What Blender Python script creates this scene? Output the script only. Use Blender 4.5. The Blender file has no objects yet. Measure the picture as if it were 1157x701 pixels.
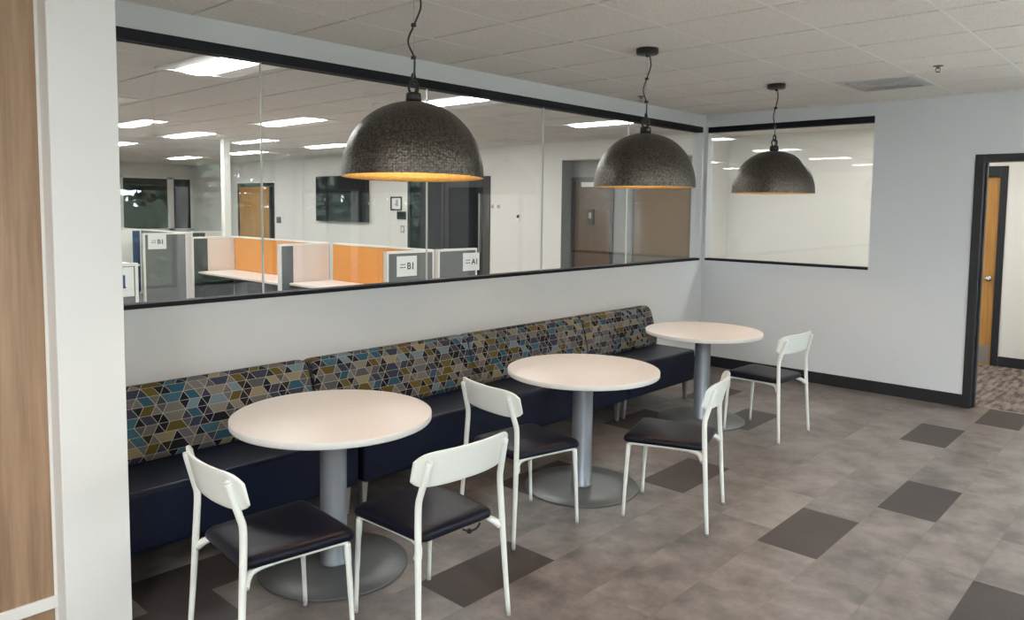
import bpy, bmesh, math, random
from mathutils import Vector, Matrix
random.seed(7)
S = bpy.context.scene
C = S.collection
PI = math.pi

# ------------------------------------------------------------------ materials
def lin(r, g, b):
    f = lambda c: c / 12.92 if c <= 0.04045 else ((c + 0.055) / 1.055) ** 2.4
    return (f(r / 255), f(g / 255), f(b / 255), 1)

def mat(name, col, rough=0.5, metal=0.0, spec=0.5, noise=0.0, nscale=8.0, bump=0.0, bscale=200.0, emit=None, estr=0.0, coat=0.0):
    m = bpy.data.materials.new(name); m.use_nodes = True
    nt = m.node_tree; b = nt.nodes['Principled BSDF']
    if len(col) == 3: col = (*col, 1)
    b.inputs['Base Color'].default_value = col
    b.inputs['Roughness'].default_value = rough
    b.inputs['Metallic'].default_value = metal
    b.inputs['Specular IOR Level'].default_value = spec
    b.inputs['Coat Weight'].default_value = coat
    tc = nt.nodes.new('ShaderNodeTexCoord')
    if noise:
        n = nt.nodes.new('ShaderNodeTexNoise'); n.inputs['Scale'].default_value = nscale; n.inputs['Detail'].default_value = 5
        nt.links.new(tc.outputs['Object'], n.inputs['Vector'])
        r = nt.nodes.new('ShaderNodeValToRGB')
        r.color_ramp.elements[0].position = 0.3; r.color_ramp.elements[1].position = 0.7
        r.color_ramp.elements[0].color = tuple(c * (1 - noise) for c in col[:3]) + (1,)
        r.color_ramp.elements[1].color = tuple(min(1, c * (1 + noise)) for c in col[:3]) + (1,)
        nt.links.new(n.outputs['Fac'], r.inputs['Fac']); nt.links.new(r.outputs['Color'], b.inputs['Base Color'])
    if bump:
        n = nt.nodes.new('ShaderNodeTexNoise'); n.inputs['Scale'].default_value = bscale; n.inputs['Detail'].default_value = 3
        nt.links.new(tc.outputs['Object'], n.inputs['Vector'])
        bp = nt.nodes.new('ShaderNodeBump'); bp.inputs['Strength'].default_value = bump; bp.inputs['Distance'].default_value = 0.004
        nt.links.new(n.outputs['Fac'], bp.inputs['Height']); nt.links.new(bp.outputs['Normal'], b.inputs['Normal'])
    if emit:
        b.inputs['Emission Color'].default_value = (*emit, 1); b.inputs['Emission Strength'].default_value = estr
    return m

def glass_mat(name, tint, ior=1.5):
    m = bpy.data.materials.new(name); m.use_nodes = True; nt = m.node_tree
    nt.nodes.remove(nt.nodes['Principled BSDF']); out = nt.nodes['Material Output']
    t = nt.nodes.new('ShaderNodeBsdfTransparent'); t.inputs['Color'].default_value = (*tint, 1)
    g = nt.nodes.new('ShaderNodeBsdfGlossy'); g.inputs['Roughness'].default_value = 0.0
    f = nt.nodes.new('ShaderNodeFresnel'); ge = nt.nodes.new('ShaderNodeNewGeometry')
    mr = nt.nodes.new('ShaderNodeMapRange'); mr.inputs['To Min'].default_value = ior; mr.inputs['To Max'].default_value = 1/ior
    nt.links.new(ge.outputs['Backfacing'], mr.inputs['Value']); nt.links.new(mr.outputs[0], f.inputs['IOR'])   # thin pane: both faces reflect alike
    mx = nt.nodes.new('ShaderNodeMixShader')
    nt.links.new(f.outputs[0], mx.inputs['Fac']); nt.links.new(t.outputs[0], mx.inputs[1]); nt.links.new(g.outputs[0], mx.inputs[2])
    nt.links.new(mx.outputs[0], out.inputs['Surface'])
    return m

def wood_mat(name, dark, light, axis='Z', scale=14.0, rough=0.45):
    m = mat(name, light, rough); nt = m.node_tree; b = nt.nodes['Principled BSDF']
    tc = nt.nodes.new('ShaderNodeTexCoord'); mp = nt.nodes.new('ShaderNodeMapping')
    sc = [scale, scale, scale]; sc['XYZ'.index(axis)] = scale * 0.06
    mp.inputs['Scale'].default_value = sc
    n = nt.nodes.new('ShaderNodeTexNoise'); n.inputs['Scale'].default_value = 1.0; n.inputs['Detail'].default_value = 8; n.inputs['Roughness'].default_value = 0.65
    r = nt.nodes.new('ShaderNodeValToRGB'); r.color_ramp.elements[0].position = 0.32; r.color_ramp.elements[1].position = 0.68
    r.color_ramp.elements[0].color = (*dark, 1); r.color_ramp.elements[1].color = (*light, 1)
    nt.links.new(tc.outputs['Object'], mp.inputs[0]); nt.links.new(mp.outputs[0], n.inputs['Vector'])
    nt.links.new(n.outputs['Fac'], r.inputs['Fac']); nt.links.new(r.outputs['Color'], b.inputs['Base Color'])
    return m

M = {}
M['wall'] = mat('wall_paint', (0.655, 0.685, 0.705), 0.6, spec=0.3, bump=0.05, bscale=300)
M['office_wall'] = mat('office_wall_paint', (0.74, 0.74, 0.70), 0.6, spec=0.3, bump=0.05, bscale=300)
M['hall_wall'] = mat('hall_wall_paint', (0.76, 0.75, 0.70), 0.6, spec=0.3, bump=0.05, bscale=300)
M['column'] = mat('column_paint', (0.78, 0.80, 0.79), 0.55, spec=0.3)
M['black'] = mat('black_trim', (0.007, 0.008, 0.013), 0.6, spec=0.25)
M['baseboard'] = mat('black_baseboard', (0.012, 0.013, 0.017), 0.5)
M['charcoal'] = mat('charcoal_frame', (0.013, 0.015, 0.019), 0.42)
M['white_metal'] = mat('white_powder_coat', (0.74, 0.78, 0.75), 0.38)
M['seat_vinyl'] = mat('black_navy_vinyl', (0.0022, 0.0028, 0.0100), 0.40, spec=0.2, bump=0.12, bscale=60)
M['bench_vinyl'] = mat('navy_vinyl', (0.0025, 0.006, 0.020), 0.38, spec=0.22, noise=0.15, nscale=5, bump=0.1, bscale=25)
M['tabletop'] = mat('cream_laminate', (0.66, 0.63, 0.60), 0.42, noise=0.015, nscale=40)
M['table_edge'] = mat('white_edge_band', (0.76, 0.77, 0.75), 0.45)
M['silver'] = mat('silver_paint', (0.33, 0.36, 0.40), 0.36, metal=0.6)
M['base_silver'] = mat('brushed_silver', (0.125, 0.13, 0.13), 0.38, metal=0.45, noise=0.05, nscale=30)
M['chrome'] = mat('chrome', (0.7, 0.7, 0.7), 0.15, metal=1.0)
M['brushed'] = mat('brushed_steel', (0.45, 0.45, 0.45), 0.35, metal=0.8)
M['black_metal'] = mat('black_metal', (0.012, 0.011, 0.011), 0.45)
M['panel_grey'] = mat('grey_panel_fabric', (0.145, 0.155, 0.148), 0.75, noise=0.12, nscale=200, spec=0.2)
M['panel_dark'] = mat('charcoal_panel_fabric', (0.05, 0.055, 0.056), 0.7, noise=0.12, nscale=200, spec=0.2)
M['panel_white'] = mat('white_laminate', (0.74, 0.68, 0.64), 0.35)
M['panel_trim'] = mat('white_panel_trim', (0.78, 0.78, 0.74), 0.4)
M['orange'] = mat('orange_panel_fabric', (0.66, 0.27, 0.055), 0.7, noise=0.06, nscale=150, spec=0.2)
M['blue'] = mat('blue_panel_fabric', (0.02, 0.045, 0.13), 0.7, noise=0.1, nscale=150, spec=0.2)
M['desk_top'] = mat('white_desk_laminate', (0.78, 0.71, 0.65), 0.35)
M['paper'] = mat('paper', (0.80, 0.82, 0.80), 0.6)
M['ink'] = mat('dark_ink', (0.03, 0.035, 0.06), 0.6)
M['ink_blue'] = mat('blue_ink', (0.02, 0.05, 0.16), 0.6)
M['screen'] = mat('dark_screen', (0.006, 0.008, 0.012), 0.5, spec=0.1)
M['dark_glass'] = mat('dark_glazing', (0.010, 0.014, 0.017), 0.05, spec=0.25)
M['green_glass'] = mat('dark_green_glazing', (0.012, 0.024, 0.022), 0.05, spec=0.5)
M['grey_device'] = mat('grey_plastic', (0.35, 0.35, 0.35), 0.4)
M['glass'] = glass_mat('clear_glass', (0.985, 0.992, 0.988))
M['far_glass'] = glass_mat('clear_corner_glass', (0.985, 0.99, 0.985))
M['seal'] = mat('clear_silicone_joint', (0.62, 0.64, 0.60), 0.25, spec=0.6)
M['diffuser'] = mat('light_diffuser', (0.9, 0.9, 0.9), 0.5, emit=(1.0, 0.985, 0.96), estr=12)
M['diffuser_bright'] = mat('fill_light_diffuser', (0.9, 0.9, 0.9), 0.5, emit=(1.0, 0.985, 0.965), estr=22)  # fill strength for the added lunch room lamps
M['white_part'] = mat('white_enamel', (0.80, 0.80, 0.78), 0.4)
M['vent_metal'] = mat('vent_metal', (0.66, 0.66, 0.65), 0.4)
M['brass'] = mat('aged_brass', (0.16, 0.12, 0.08), 0.4, metal=0.6)
M['vent_dark'] = mat('vent_opening', (0.03, 0.03, 0.03), 0.8)
M['gold'] = mat('gold_leaf_lining', (0.40, 0.30, 0.115), 0.5, metal=0.45, noise=0.15, nscale=60, bump=0.4, bscale=120)
M['bulb'] = mat('warm_bulb', (1, 0.9, 0.75), 0.5, emit=(1.0, 0.63, 0.36), estr=125)
M['door_wood'] = wood_mat('honey_oak_door', (0.36, 0.17, 0.035), (0.50, 0.26, 0.065), 'Z', 22)
M['brown_wood'] = wood_mat('brown_wood_door', (0.060, 0.030, 0.011), (0.095, 0.050, 0.020), 'Z', 22)
M['alcove_shade'] = mat('shaded_alcove_paint', (0.22, 0.23, 0.225), 0.6, spec=0.3)  # dimness of the alcove put into its wall colour
M['tan_panel'] = mat('taupe_wall_covering', (0.165, 0.148, 0.118), 0.5, noise=0.06, nscale=4)
M['oak_panel'] = wood_mat('light_oak_cladding', (0.235, 0.145, 0.085), (0.42, 0.285, 0.185), 'Z', 17, 0.5)
M['bark'] = mat('bark', (0.09, 0.06, 0.04), 0.9)
M['leaf'] = mat('leaf', (0.030, 0.048, 0.030), 0.7, noise=0.4, nscale=3)
M['paving'] = mat('pale_paving', (0.55, 0.53, 0.50), 0.9, noise=0.15, nscale=2)
M['kick'] = mat('kick_plate', (0.33, 0.31, 0.29), 0.4, metal=0.6)

def ceiling_mat():
    m = mat('ceiling_tile', (0.62, 0.59, 0.54), 0.85, spec=0.1); nt = m.node_tree; b = nt.nodes['Principled BSDF']
    tc = nt.nodes.new('ShaderNodeTexCoord')
    v = nt.nodes.new('ShaderNodeTexNoise'); v.inputs['Scale'].default_value = 110; v.inputs['Detail'].default_value = 3
    nt.links.new(tc.outputs['Object'], v.inputs['Vector'])
    r = nt.nodes.new('ShaderNodeValToRGB'); r.color_ramp.elements[0].position = 0.36; r.color_ramp.elements[1].position = 0.45
    r.color_ramp.elements[0].color = (0.72, 0.69, 0.645, 1); r.color_ramp.elements[1].color = (0.84, 0.81, 0.765, 1)
    nt.links.new(v.outputs['Fac'], r.inputs['Fac']); nt.links.new(r.outputs['Color'], b.inputs['Base Color'])
    return m
M['ceiling'] = ceiling_mat()
M['grid'] = mat('ceiling_grid_metal', (0.86, 0.84, 0.80), 0.4)
M['grid_shadow'] = mat('shaded_ceiling_reveal', (0.35, 0.34, 0.32), 0.7)  # gap backing greyed so the cross joints read as shadow lines

def floor_mat(name, c0, c1, seam, r0=.32, r1=.48):
    m = mat(name, c0, 0.5, spec=0.4); nt = m.node_tree; b = nt.nodes['Principled BSDF']; L = nt.links
    tc = nt.nodes.new('ShaderNodeTexCoord'); at = nt.nodes.new('ShaderNodeAttribute'); at.attribute_name = 'tone'
    n = nt.nodes.new('ShaderNodeTexNoise'); n.inputs['Scale'].default_value = 4.5; n.inputs['Detail'].default_value = 10; n.inputs['Roughness'].default_value = 0.66
    n.noise_dimensions = '4D'
    ml = nt.nodes.new('ShaderNodeMath'); ml.operation = 'MULTIPLY'; ml.inputs[1].default_value = 37.0
    L.new(at.outputs['Fac'], ml.inputs[0]); L.new(ml.outputs[0], n.inputs['W']); L.new(tc.outputs['Object'], n.inputs['Vector'])
    ad = nt.nodes.new('ShaderNodeMath'); ad.operation = 'MULTIPLY_ADD'; ad.inputs[1].default_value = 0.10; L.new(at.outputs['Fac'], ad.inputs[0]); L.new(n.outputs['Fac'], ad.inputs[2])
    r = nt.nodes.new('ShaderNodeValToRGB'); r.color_ramp.elements[0].position = 0.40; r.color_ramp.elements[1].position = 0.70
    r.color_ramp.elements[0].color = (*c0, 1); r.color_ramp.elements[1].color = (*c1, 1)
    L.new(ad.outputs[0], r.inputs['Fac'])
    uv = nt.nodes.new('ShaderNodeUVMap'); sp = nt.nodes.new('ShaderNodeSeparateXYZ'); L.new(uv.outputs[0], sp.inputs[0])
    def edge(sock, ln):
        a = nt.nodes.new('ShaderNodeMath'); a.operation = 'PINGPONG'; a.inputs[1].default_value = ln / 2; L.new(sock, a.inputs[0])
        return a.outputs[0]
    mn = nt.nodes.new('ShaderNodeMath'); mn.operation = 'MINIMUM'
    L.new(edge(sp.outputs[0], 0.3085), mn.inputs[0]); L.new(edge(sp.outputs[1], 0.61), mn.inputs[1])
    ls = nt.nodes.new('ShaderNodeMath'); ls.operation = 'LESS_THAN'; ls.inputs[1].default_value = 0.0011; L.new(mn.outputs[0], ls.inputs[0])
    mx = nt.nodes.new('ShaderNodeMixRGB'); mx.inputs[2].default_value = (*seam, 1); L.new(r.outputs['Color'], mx.inputs[1]); L.new(ls.outputs[0], mx.inputs[0])
    L.new(mx.outputs[0], b.inputs['Base Color'])
    rr = nt.nodes.new('ShaderNodeMapRange'); rr.inputs[3].default_value = r0; rr.inputs[4].default_value = r1; L.new(n.outputs['Fac'], rr.inputs[0]); L.new(rr.outputs[0], b.inputs['Roughness'])
    return m
M['tile_light'] = floor_mat('concrete_look_vinyl', (0.088, 0.075, 0.068), (0.235, 0.207, 0.190), (0.115, 0.10, 0.092))
M['tile_dark'] = floor_mat('dark_brown_vinyl', (0.036, 0.029, 0.027), (0.055, 0.045, 0.042), (0.03, 0.025, 0.02), .5, .62)

def carpet_mat():
    m = mat('patterned_carpet', (0.2, 0.16, 0.13), 0.95, spec=0.05); nt = m.node_tree; b = nt.nodes['Principled BSDF']; L = nt.links
    tc = nt.nodes.new('ShaderNodeTexCoord'); mp = nt.nodes.new('ShaderNodeMapping'); mp.inputs['Scale'].default_value = (22, 4, 1)
    n = nt.nodes.new('ShaderNodeTexNoise'); n.inputs['Scale'].default_value = 1.0; n.inputs['Detail'].default_value = 4
    r = nt.nodes.new('ShaderNodeValToRGB'); r.color_ramp.elements[0].position = 0.38; r.color_ramp.elements[1].position = 0.62
    r.color_ramp.elements[0].color = (0.095, 0.075, 0.065, 1); r.color_ramp.elements[1].color = (0.25, 0.21, 0.185, 1)
    L.new(tc.outputs['Object'], mp.inputs[0]); L.new(mp.outputs[0], n.inputs['Vector']); L.new(n.outputs['Fac'], r.inputs['Fac']); L.new(r.outputs['Color'], b.inputs['Base Color'])
    return m
M['carpet'] = carpet_mat()
M['office_carpet'] = mat('office_carpet', (0.22, 0.21, 0.20), 0.95, noise=0.3, nscale=30, spec=0.05)

def hammered_mat():
    m = mat('hammered_gunmetal', (0.2, 0.18, 0.16), 0.36, metal=0.92); nt = m.node_tree; b = nt.nodes['Principled BSDF']; L = nt.links
    uv = nt.nodes.new('ShaderNodeUVMap'); mp = nt.nodes.new('ShaderNodeMapping'); mp.inputs['Scale'].default_value = (1, 1, 1)
    v = nt.nodes.new('ShaderNodeTexVoronoi'); v.inputs['Scale'].default_value = 1.0; v.inputs['Randomness'].default_value = 0.6
    L.new(uv.outputs[0], mp.inputs[0]); L.new(mp.outputs[0], v.inputs['Vector'])
    bp = nt.nodes.new('ShaderNodeBump'); bp.inputs['Strength'].default_value = 0.55; bp.inputs['Distance'].default_value = 0.004
    L.new(v.outputs['Distance'], bp.inputs['Height']); L.new(bp.outputs[0], b.inputs['Normal'])
    r = nt.nodes.new('ShaderNodeValToRGB'); r.color_ramp.elements[0].position = 0.1; r.color_ramp.elements[1].position = 0.75
    r.color_ramp.elements[0].color = (0.165, 0.150, 0.128, 1); r.color_ramp.elements[1].color = (0.066, 0.059, 0.050, 1)
    L.new(v.outputs['Distance'], r.inputs['Fac']); L.new(r.outputs[0], b.inputs['Base Color'])
    return m
M['hammered'] = hammered_mat()

def fabric_mat():
    """rows of triangles and trapezoids, each a flat colour, thin light lines between"""
    m = mat('geometric_upholstery', (0.2, 0.2, 0.2), 0.85, spec=0.15); nt = m.node_tree; b = nt.nodes['Principled BSDF']; L = nt.links
    h, s = 0.0470, 0.058
    def math_(op, a, b_=None, c=None):
        n = nt.nodes.new('ShaderNodeMath'); n.operation = op
        for i, x in enumerate((a, b_, c)):
            if x is None: continue
            if isinstance(x, (int, float)): n.inputs[i].default_value = x
            else: L.new(x, n.inputs[i])
        return n.outputs[0]
    uv = nt.nodes.new('ShaderNodeUVMap'); sp = nt.nodes.new('ShaderNodeSeparateXYZ'); L.new(uv.outputs[0], sp.inputs[0])
    u, v = sp.outputs[0], sp.outputs[1]
    vr = math_('DIVIDE', v, h); row = math_('FLOOR', vr); f = math_('FRACT', vr)
    wn = nt.nodes.new('ShaderNodeTexWhiteNoise'); wn.noise_dimensions = '1D'; L.new(row, wn.inputs['W'])
    off = math_('FLOOR', math_('MULTIPLY', wn.outputs['Value'], 8))
    par = math_('MODULO', math_('ADD', row, 100), 2)      # alternate rows lean the other way
    def cell(du):
        uu = math_('ADD', math_('DIVIDE', math_('ADD', u, du), s), 200.0)
        uu = math_('ADD', uu, math_('MULTIPLY', par, 0.5))
        a = math_('FLOOR', math_('SUBTRACT', uu, math_('MULTIPLY', f, 0.5)))
        c = math_('FLOOR', math_('ADD', uu, math_('MULTIPLY', f, 0.5)))
        t = math_('ADD', math_('ADD', a, c), off)
        g = math_('FLOOR', math_('DIVIDE', t, 8)); k = math_('SUBTRACT', t, math_('MULTIPLY', g, 8))
        # inside a run of eight triangles: 3 + 1 + 2 + 1 + 1
        sub = math_('ADD', math_('ADD', math_('GREATER_THAN', k, 2.5), math_('GREATER_THAN', k, 3.5)),
                    math_('ADD', math_('GREATER_THAN', k, 5.5), math_('GREATER_THAN', k, 6.5)))
        return math_('ADD', math_('MULTIPLY', g, 5), sub), sub
    lw = 0.0016
    idc, subc = cell(0.0); ida, _ = cell(-lw); idb, _ = cell(lw)
    edge = math_('GREATER_THAN', math_('ABSOLUTE', math_('SUBTRACT', ida, idb)), 0.5)
    re = math_('MAXIMUM', math_('LESS_THAN', f, 0.022), math_('GREATER_THAN', f, 0.978))
    line = math_('MAXIMUM', edge, re)
    cv = nt.nodes.new('ShaderNodeCombineXYZ'); L.new(idc, cv.inputs[0]); L.new(row, cv.inputs[1])
    wh = nt.nodes.new('ShaderNodeTexWhiteNoise'); wh.noise_dimensions = '2D'; L.new(cv.outputs[0], wh.inputs['Vector'])
    r = nt.nodes.new('ShaderNodeValToRGB'); r.color_ramp.interpolation = 'CONSTANT'
    cols = [(22, 22, 34), (40, 40, 50), (24, 26, 44), (50, 44, 34), (84, 84, 88), (30, 30, 40), (104, 103, 100), (58, 60, 76), (112, 110, 106), (44, 84, 104), (92, 80, 36), (140, 130, 104), (108, 128, 140), (100, 90, 44), (60, 100, 116), (128, 124, 112), (54, 60, 80), (96, 98, 102)]
    e = r.color_ramp.elements
    while len(e) < len(cols): e.new(0.5)
    for i, c in enumerate(cols):
        e[i].position = i / len(cols)
    for i, c in enumerate(cols):
        e[i].color = lin(*[v*.9 for v in c])
    par2 = math_('MAXIMUM', math_('COMPARE', subc, 1, .1), math_('GREATER_THAN', subc, 2.5))       # single triangles lean dark
    big = math_('MULTIPLY_ADD', wh.outputs['Value'], .78, .22); small = math_('MULTIPLY', wh.outputs['Value'], .5)
    val = math_('ADD', math_('MULTIPLY', par2, small), math_('MULTIPLY', math_('SUBTRACT', 1.0, par2), big))
    L.new(val, r.inputs['Fac'])
    mx = nt.nodes.new('ShaderNodeMixRGB'); L.new(line, mx.inputs[0]); L.new(r.outputs[0], mx.inputs[1]); mx.inputs[2].default_value = lin(158, 156, 148)
    L.new(mx.outputs[0], b.inputs['Base Color'])
    wv = nt.nodes.new('ShaderNodeTexNoise'); wv.inputs['Scale'].default_value = 500
    bp = nt.nodes.new('ShaderNodeBump'); bp.inputs['Strength'].default_value = 0.15; bp.inputs['Distance'].default_value = 0.002
    L.new(wv.outputs['Fac'], bp.inputs['Height']); L.new(bp.outputs[0], b.inputs['Normal'])
    return m
M['fabric'] = fabric_mat()

# ------------------------------------------------------------------ mesh helpers
def box(bm, x0, x1, y0, y1, z0, z1, mi=0):
    vs = [bm.verts.new(p) for p in ((x0,y0,z0),(x1,y0,z0),(x1,y1,z0),(x0,y1,z0),(x0,y0,z1),(x1,y0,z1),(x1,y1,z1),(x0,y1,z1))]
    for q in ((3,2,1,0),(4,5,6,7),(0,1,5,4),(1,2,6,5),(2,3,7,6),(3,0,4,7)):
        bm.faces.new([vs[i] for i in q]).material_index = mi

def lathe(bm, prof, n=32, cx=0, cy=0, mi=0, uvk=None, close=False, smooth=True):
    """prof: list of (radius, z); radius 0 makes a pole"""
    rings = []
    uvl = bm.loops.layers.uv.verify() if uvk else None
    for r, z in prof:
        if r < 1e-6: rings.append([bm.verts.new((cx, cy, z))])
        else: rings.append([bm.verts.new((cx + r*math.cos(2*PI*i/n), cy + r*math.sin(2*PI*i/n), z)) for i in range(n)])
    arc = [0.0]
    for a, b in zip(prof, prof[1:]): arc.append(arc[-1] + math.hypot(b[0]-a[0], b[1]-a[1]))
    for k in range(len(rings)-1):
        A, B = rings[k], rings[k+1]
        for i in range(n):
            j = (i+1) % n
            if len(A) == 1 and len(B) == 1: continue
            if len(A) == 1: vs = [A[0], B[i], B[j]]; uvs = [(i+.5, k), (i, k+1), (i+1, k+1)]
            elif len(B) == 1: vs = [A[i], B[0], A[j]]; uvs = [(i, k), (i+.5, k+1), (i+1, k)]
            else: vs = [A[i], B[i], B[j], A[j]]; uvs = [(i, k), (i, k+1), (i+1, k+1), (i+1, k)]
            f = bm.faces.new(vs); f.material_index = mi; f.smooth = smooth
            if uvl:
                for lp, (a, b) in zip(f.loops, uvs):
                    kk = int(b)
                    lp[uvl].uv = (a / n * uvk[0], arc[kk] * uvk[1])

def tube(bm, pts, rad, n=10, mi=0, caps=True, flat=1.0):
    pts = [Vector(p) for p in pts]
    if not isinstance(rad, (list, tuple)): rad = [rad]*len(pts)
    up = None; rings = []
    for i, p in enumerate(pts):
        t = (pts[min(i+1, len(pts)-1)] - pts[max(i-1, 0)]).normalized()
        if up is None:
            up = Vector((0,0,1)) if abs(t.z) < .9 else Vector((1,0,0))
        s = t.cross(up).normalized(); up = s.cross(t).normalized()
        rings.append([bm.verts.new(p + (s*math.cos(2*PI*k/n) + up*math.sin(2*PI*k/n)*flat)*rad[i]) for k in range(n)])
    for A, B in zip(rings, rings[1:]):
        for k in range(n):
            f = bm.faces.new((A[k], A[(k+1)%n], B[(k+1)%n], B[k])); f.smooth = True; f.material_index = mi
    if caps:
        bm.faces.new(rings[0][::-1]).material_index = mi; bm.faces.new(rings[-1]).material_index = mi

def spline(ctrl, n=6):
    P = [Vector(p) for p in ctrl]; P = [P[0]*2-P[1]] + P + [P[-1]*2-P[-2]]
    out = []
    for i in range(1, len(P)-2):
        for k in range(n):
            t = k/n; a, b, c, d = P[i-1], P[i], P[i+1], P[i+2]
            out.append(.5*((2*b) + (c-a)*t + (2*a-5*b+4*c-d)*t*t + (3*b-a-3*c+d)*t**3))
    out.append(P[-2]); return out

def obj(name, bm, mats, parent=None, bevel=0.0, seg=2, kind=None):
    me = bpy.data.meshes.new(name)
    bmesh.ops.recalc_face_normals(bm, faces=bm.faces)
    bm.to_mesh(me); bm.free()
    for m in (mats if isinstance(mats, (list, tuple)) else [mats]): me.materials.append(M[m])
    o = bpy.data.objects.new(name, me); C.objects.link(o)
    if parent: o.parent = parent
    if bevel:
        b = o.modifiers.new('bevel', 'BEVEL'); b.width = bevel; b.segments = seg; b.limit_method = 'ANGLE'; b.angle_limit = math.radians(40)
        b.harden_normals = False
    if kind: o['kind'] = kind
    return o

def B(*boxes):
    bm = bmesh.new()
    for b in boxes: box(bm, *b)
    return bm

def tag(o, label, cat, group=None):
    o['label'] = label; o['category'] = cat
    if group: o['group'] = group
    return o

def thing(name, label, cat, loc=(0,0,0), rotz=0.0, group=None):
    o = bpy.data.objects.new(name, None); C.objects.link(o); o.empty_display_size = .1
    o.location = loc; o.rotation_euler = (0, 0, rotz)
    return tag(o, label, cat, group)

def dup(root, loc, rotz, label, group=None):
    r = root.copy(); C.objects.link(r); r.location = loc; r.rotation_euler = (0, 0, rotz)
    r['label'] = label
    if group: r['group'] = group
    for ch in list(root.children):
        c = ch.copy(); C.objects.link(c); c.parent = r
        for g in list(ch.children):
            d = g.copy(); C.objects.link(d); d.parent = c
    return r

def text_mesh(name, body, size, mtx, m, parent):
    cu = bpy.data.curves.new(name, 'FONT'); cu.body = body; cu.size = size; cu.align_x = 'CENTER'; cu.align_y = 'CENTER'; cu.extrude = 0.0004; cu.offset = size*.022
    t = bpy.data.objects.new(name, cu); C.objects.link(t)
    dg = bpy.context.evaluated_depsgraph_get()
    me = bpy.data.meshes.new_from_object(t.evaluated_get(dg)); me.name = name
    bpy.data.objects.remove(t); bpy.data.curves.remove(cu)
    me.transform(mtx); me.materials.clear(); me.materials.append(M[m])
    o = bpy.data.objects.new(name, me); C.objects.link(o); o.parent = parent
    return o

def struct(name, bm, m, parent=None, bevel=0.0):
    return obj(name, bm, m, parent, bevel, kind='structure')

# ------------------------------------------------------------------ camera
def camera():
    cam = bpy.data.cameras.new('camera'); o = bpy.data.objects.new('camera', cam); C.objects.link(o)
    loc = Vector((4.1293, -7.5518, 1.7206)); yaw, pitch, roll, f = 0.7453, 0.0758, 0.0112, 855.37
    fw = Vector((-math.sin(yaw)*math.cos(pitch), math.cos(yaw)*math.cos(pitch), -math.sin(pitch)))
    r = Vector((math.cos(yaw), math.sin(yaw), 0)); u = r.cross(fw)
    c, s = math.cos(roll), math.sin(roll)
    r, u = c*r + s*u, -s*r + c*u
    mt = Matrix((r, u, -fw)).transposed().to_4x4(); mt.translation = loc
    o.matrix_world = mt
    cam.sensor_fit = 'HORIZONTAL'; cam.sensor_width = 36; cam.lens = 36*f/1157
    cam.shift_x = -(579.69-578.5)/1157; cam.shift_y = (299.5-350.5)/1157
    cam.clip_start = 0.02; cam.clip_end = 200
    S.camera = o
camera()

# ------------------------------------------------------------------ room shell
H = 2.7437
XR, YB = 8.2, -13.0
TRIM_T0, TRIM_T1, TRIM_B0, TRIM_B1 = 2.554, 2.613, 1.165, 1.190
YS = -6.416                                   # near end of the glass wall (against the return wall)

def build_floor():
    bm = bmesh.new(); uvl = bm.loops.layers.uv.verify(); tn = bm.faces.layers.float.new('tone')
    offs = {2: -6.33, 3: -6.055, 4: -2.03, 5: -2.94, 8: -3.25, 9: -2.335, 11: -3.555}
    dark = {(2,-6.33),(2,-2.67),(2,-1.45),(3,-6.665),(3,-4.225),(4,-2.03),(5,-5.38),(5,-3.55),(8,-3.86),(8,-1.42),(9,-2.945),(9,-0.505),(11,-4.165),(14,-2.2),(13,-6.0),(7,-8.1),(10,-7.0)}
    rnd = random.Random(3)
    x0, p, ln = 0.0094, 0.3085, 0.61
    for c in range(-1, 27):
        xa, xb = x0 + p*c, x0 + p*(c+1)
        o = offs.get(c, rnd.random()*ln)
        k0 = math.floor((YB - o)/ln)
        for k in range(k0, 60):
            ya, yb = o + ln*k, o + ln*(k+1)
            if ya > 0.14: break
            d = any(cc == c and abs(yy - ya) < 0.12 for cc, yy in dark)
            x1, x2, y1, y2 = max(xa, -0.12), min(xb, XR), max(ya, YB), min(yb, 0.14)
            if x2 - x1 < 1e-4 or y2 - y1 < 1e-4: continue
            f = bm.faces.new([bm.verts.new((a, b, 0)) for a, b in ((x1,y1),(x2,y1),(x2,y2),(x1,y2))])
            f.material_index = 1 if d else 0; f[tn] = rnd.random()
            for lp in f.loops: lp[uvl].uv = (lp.vert.co.x - xa, lp.vert.co.y - ya)
    return struct('floor', bm, ['tile_light', 'tile_dark'])
build_floor()
struct('floor_office', B((-16.12, -0.12, YB, 2.45, -0.02, -0.001)), 'office_carpet')
struct('floor_hallway', B((-0.12, 4.5, 0.14, 2.45, -0.012, 0.001)), 'carpet')

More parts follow.
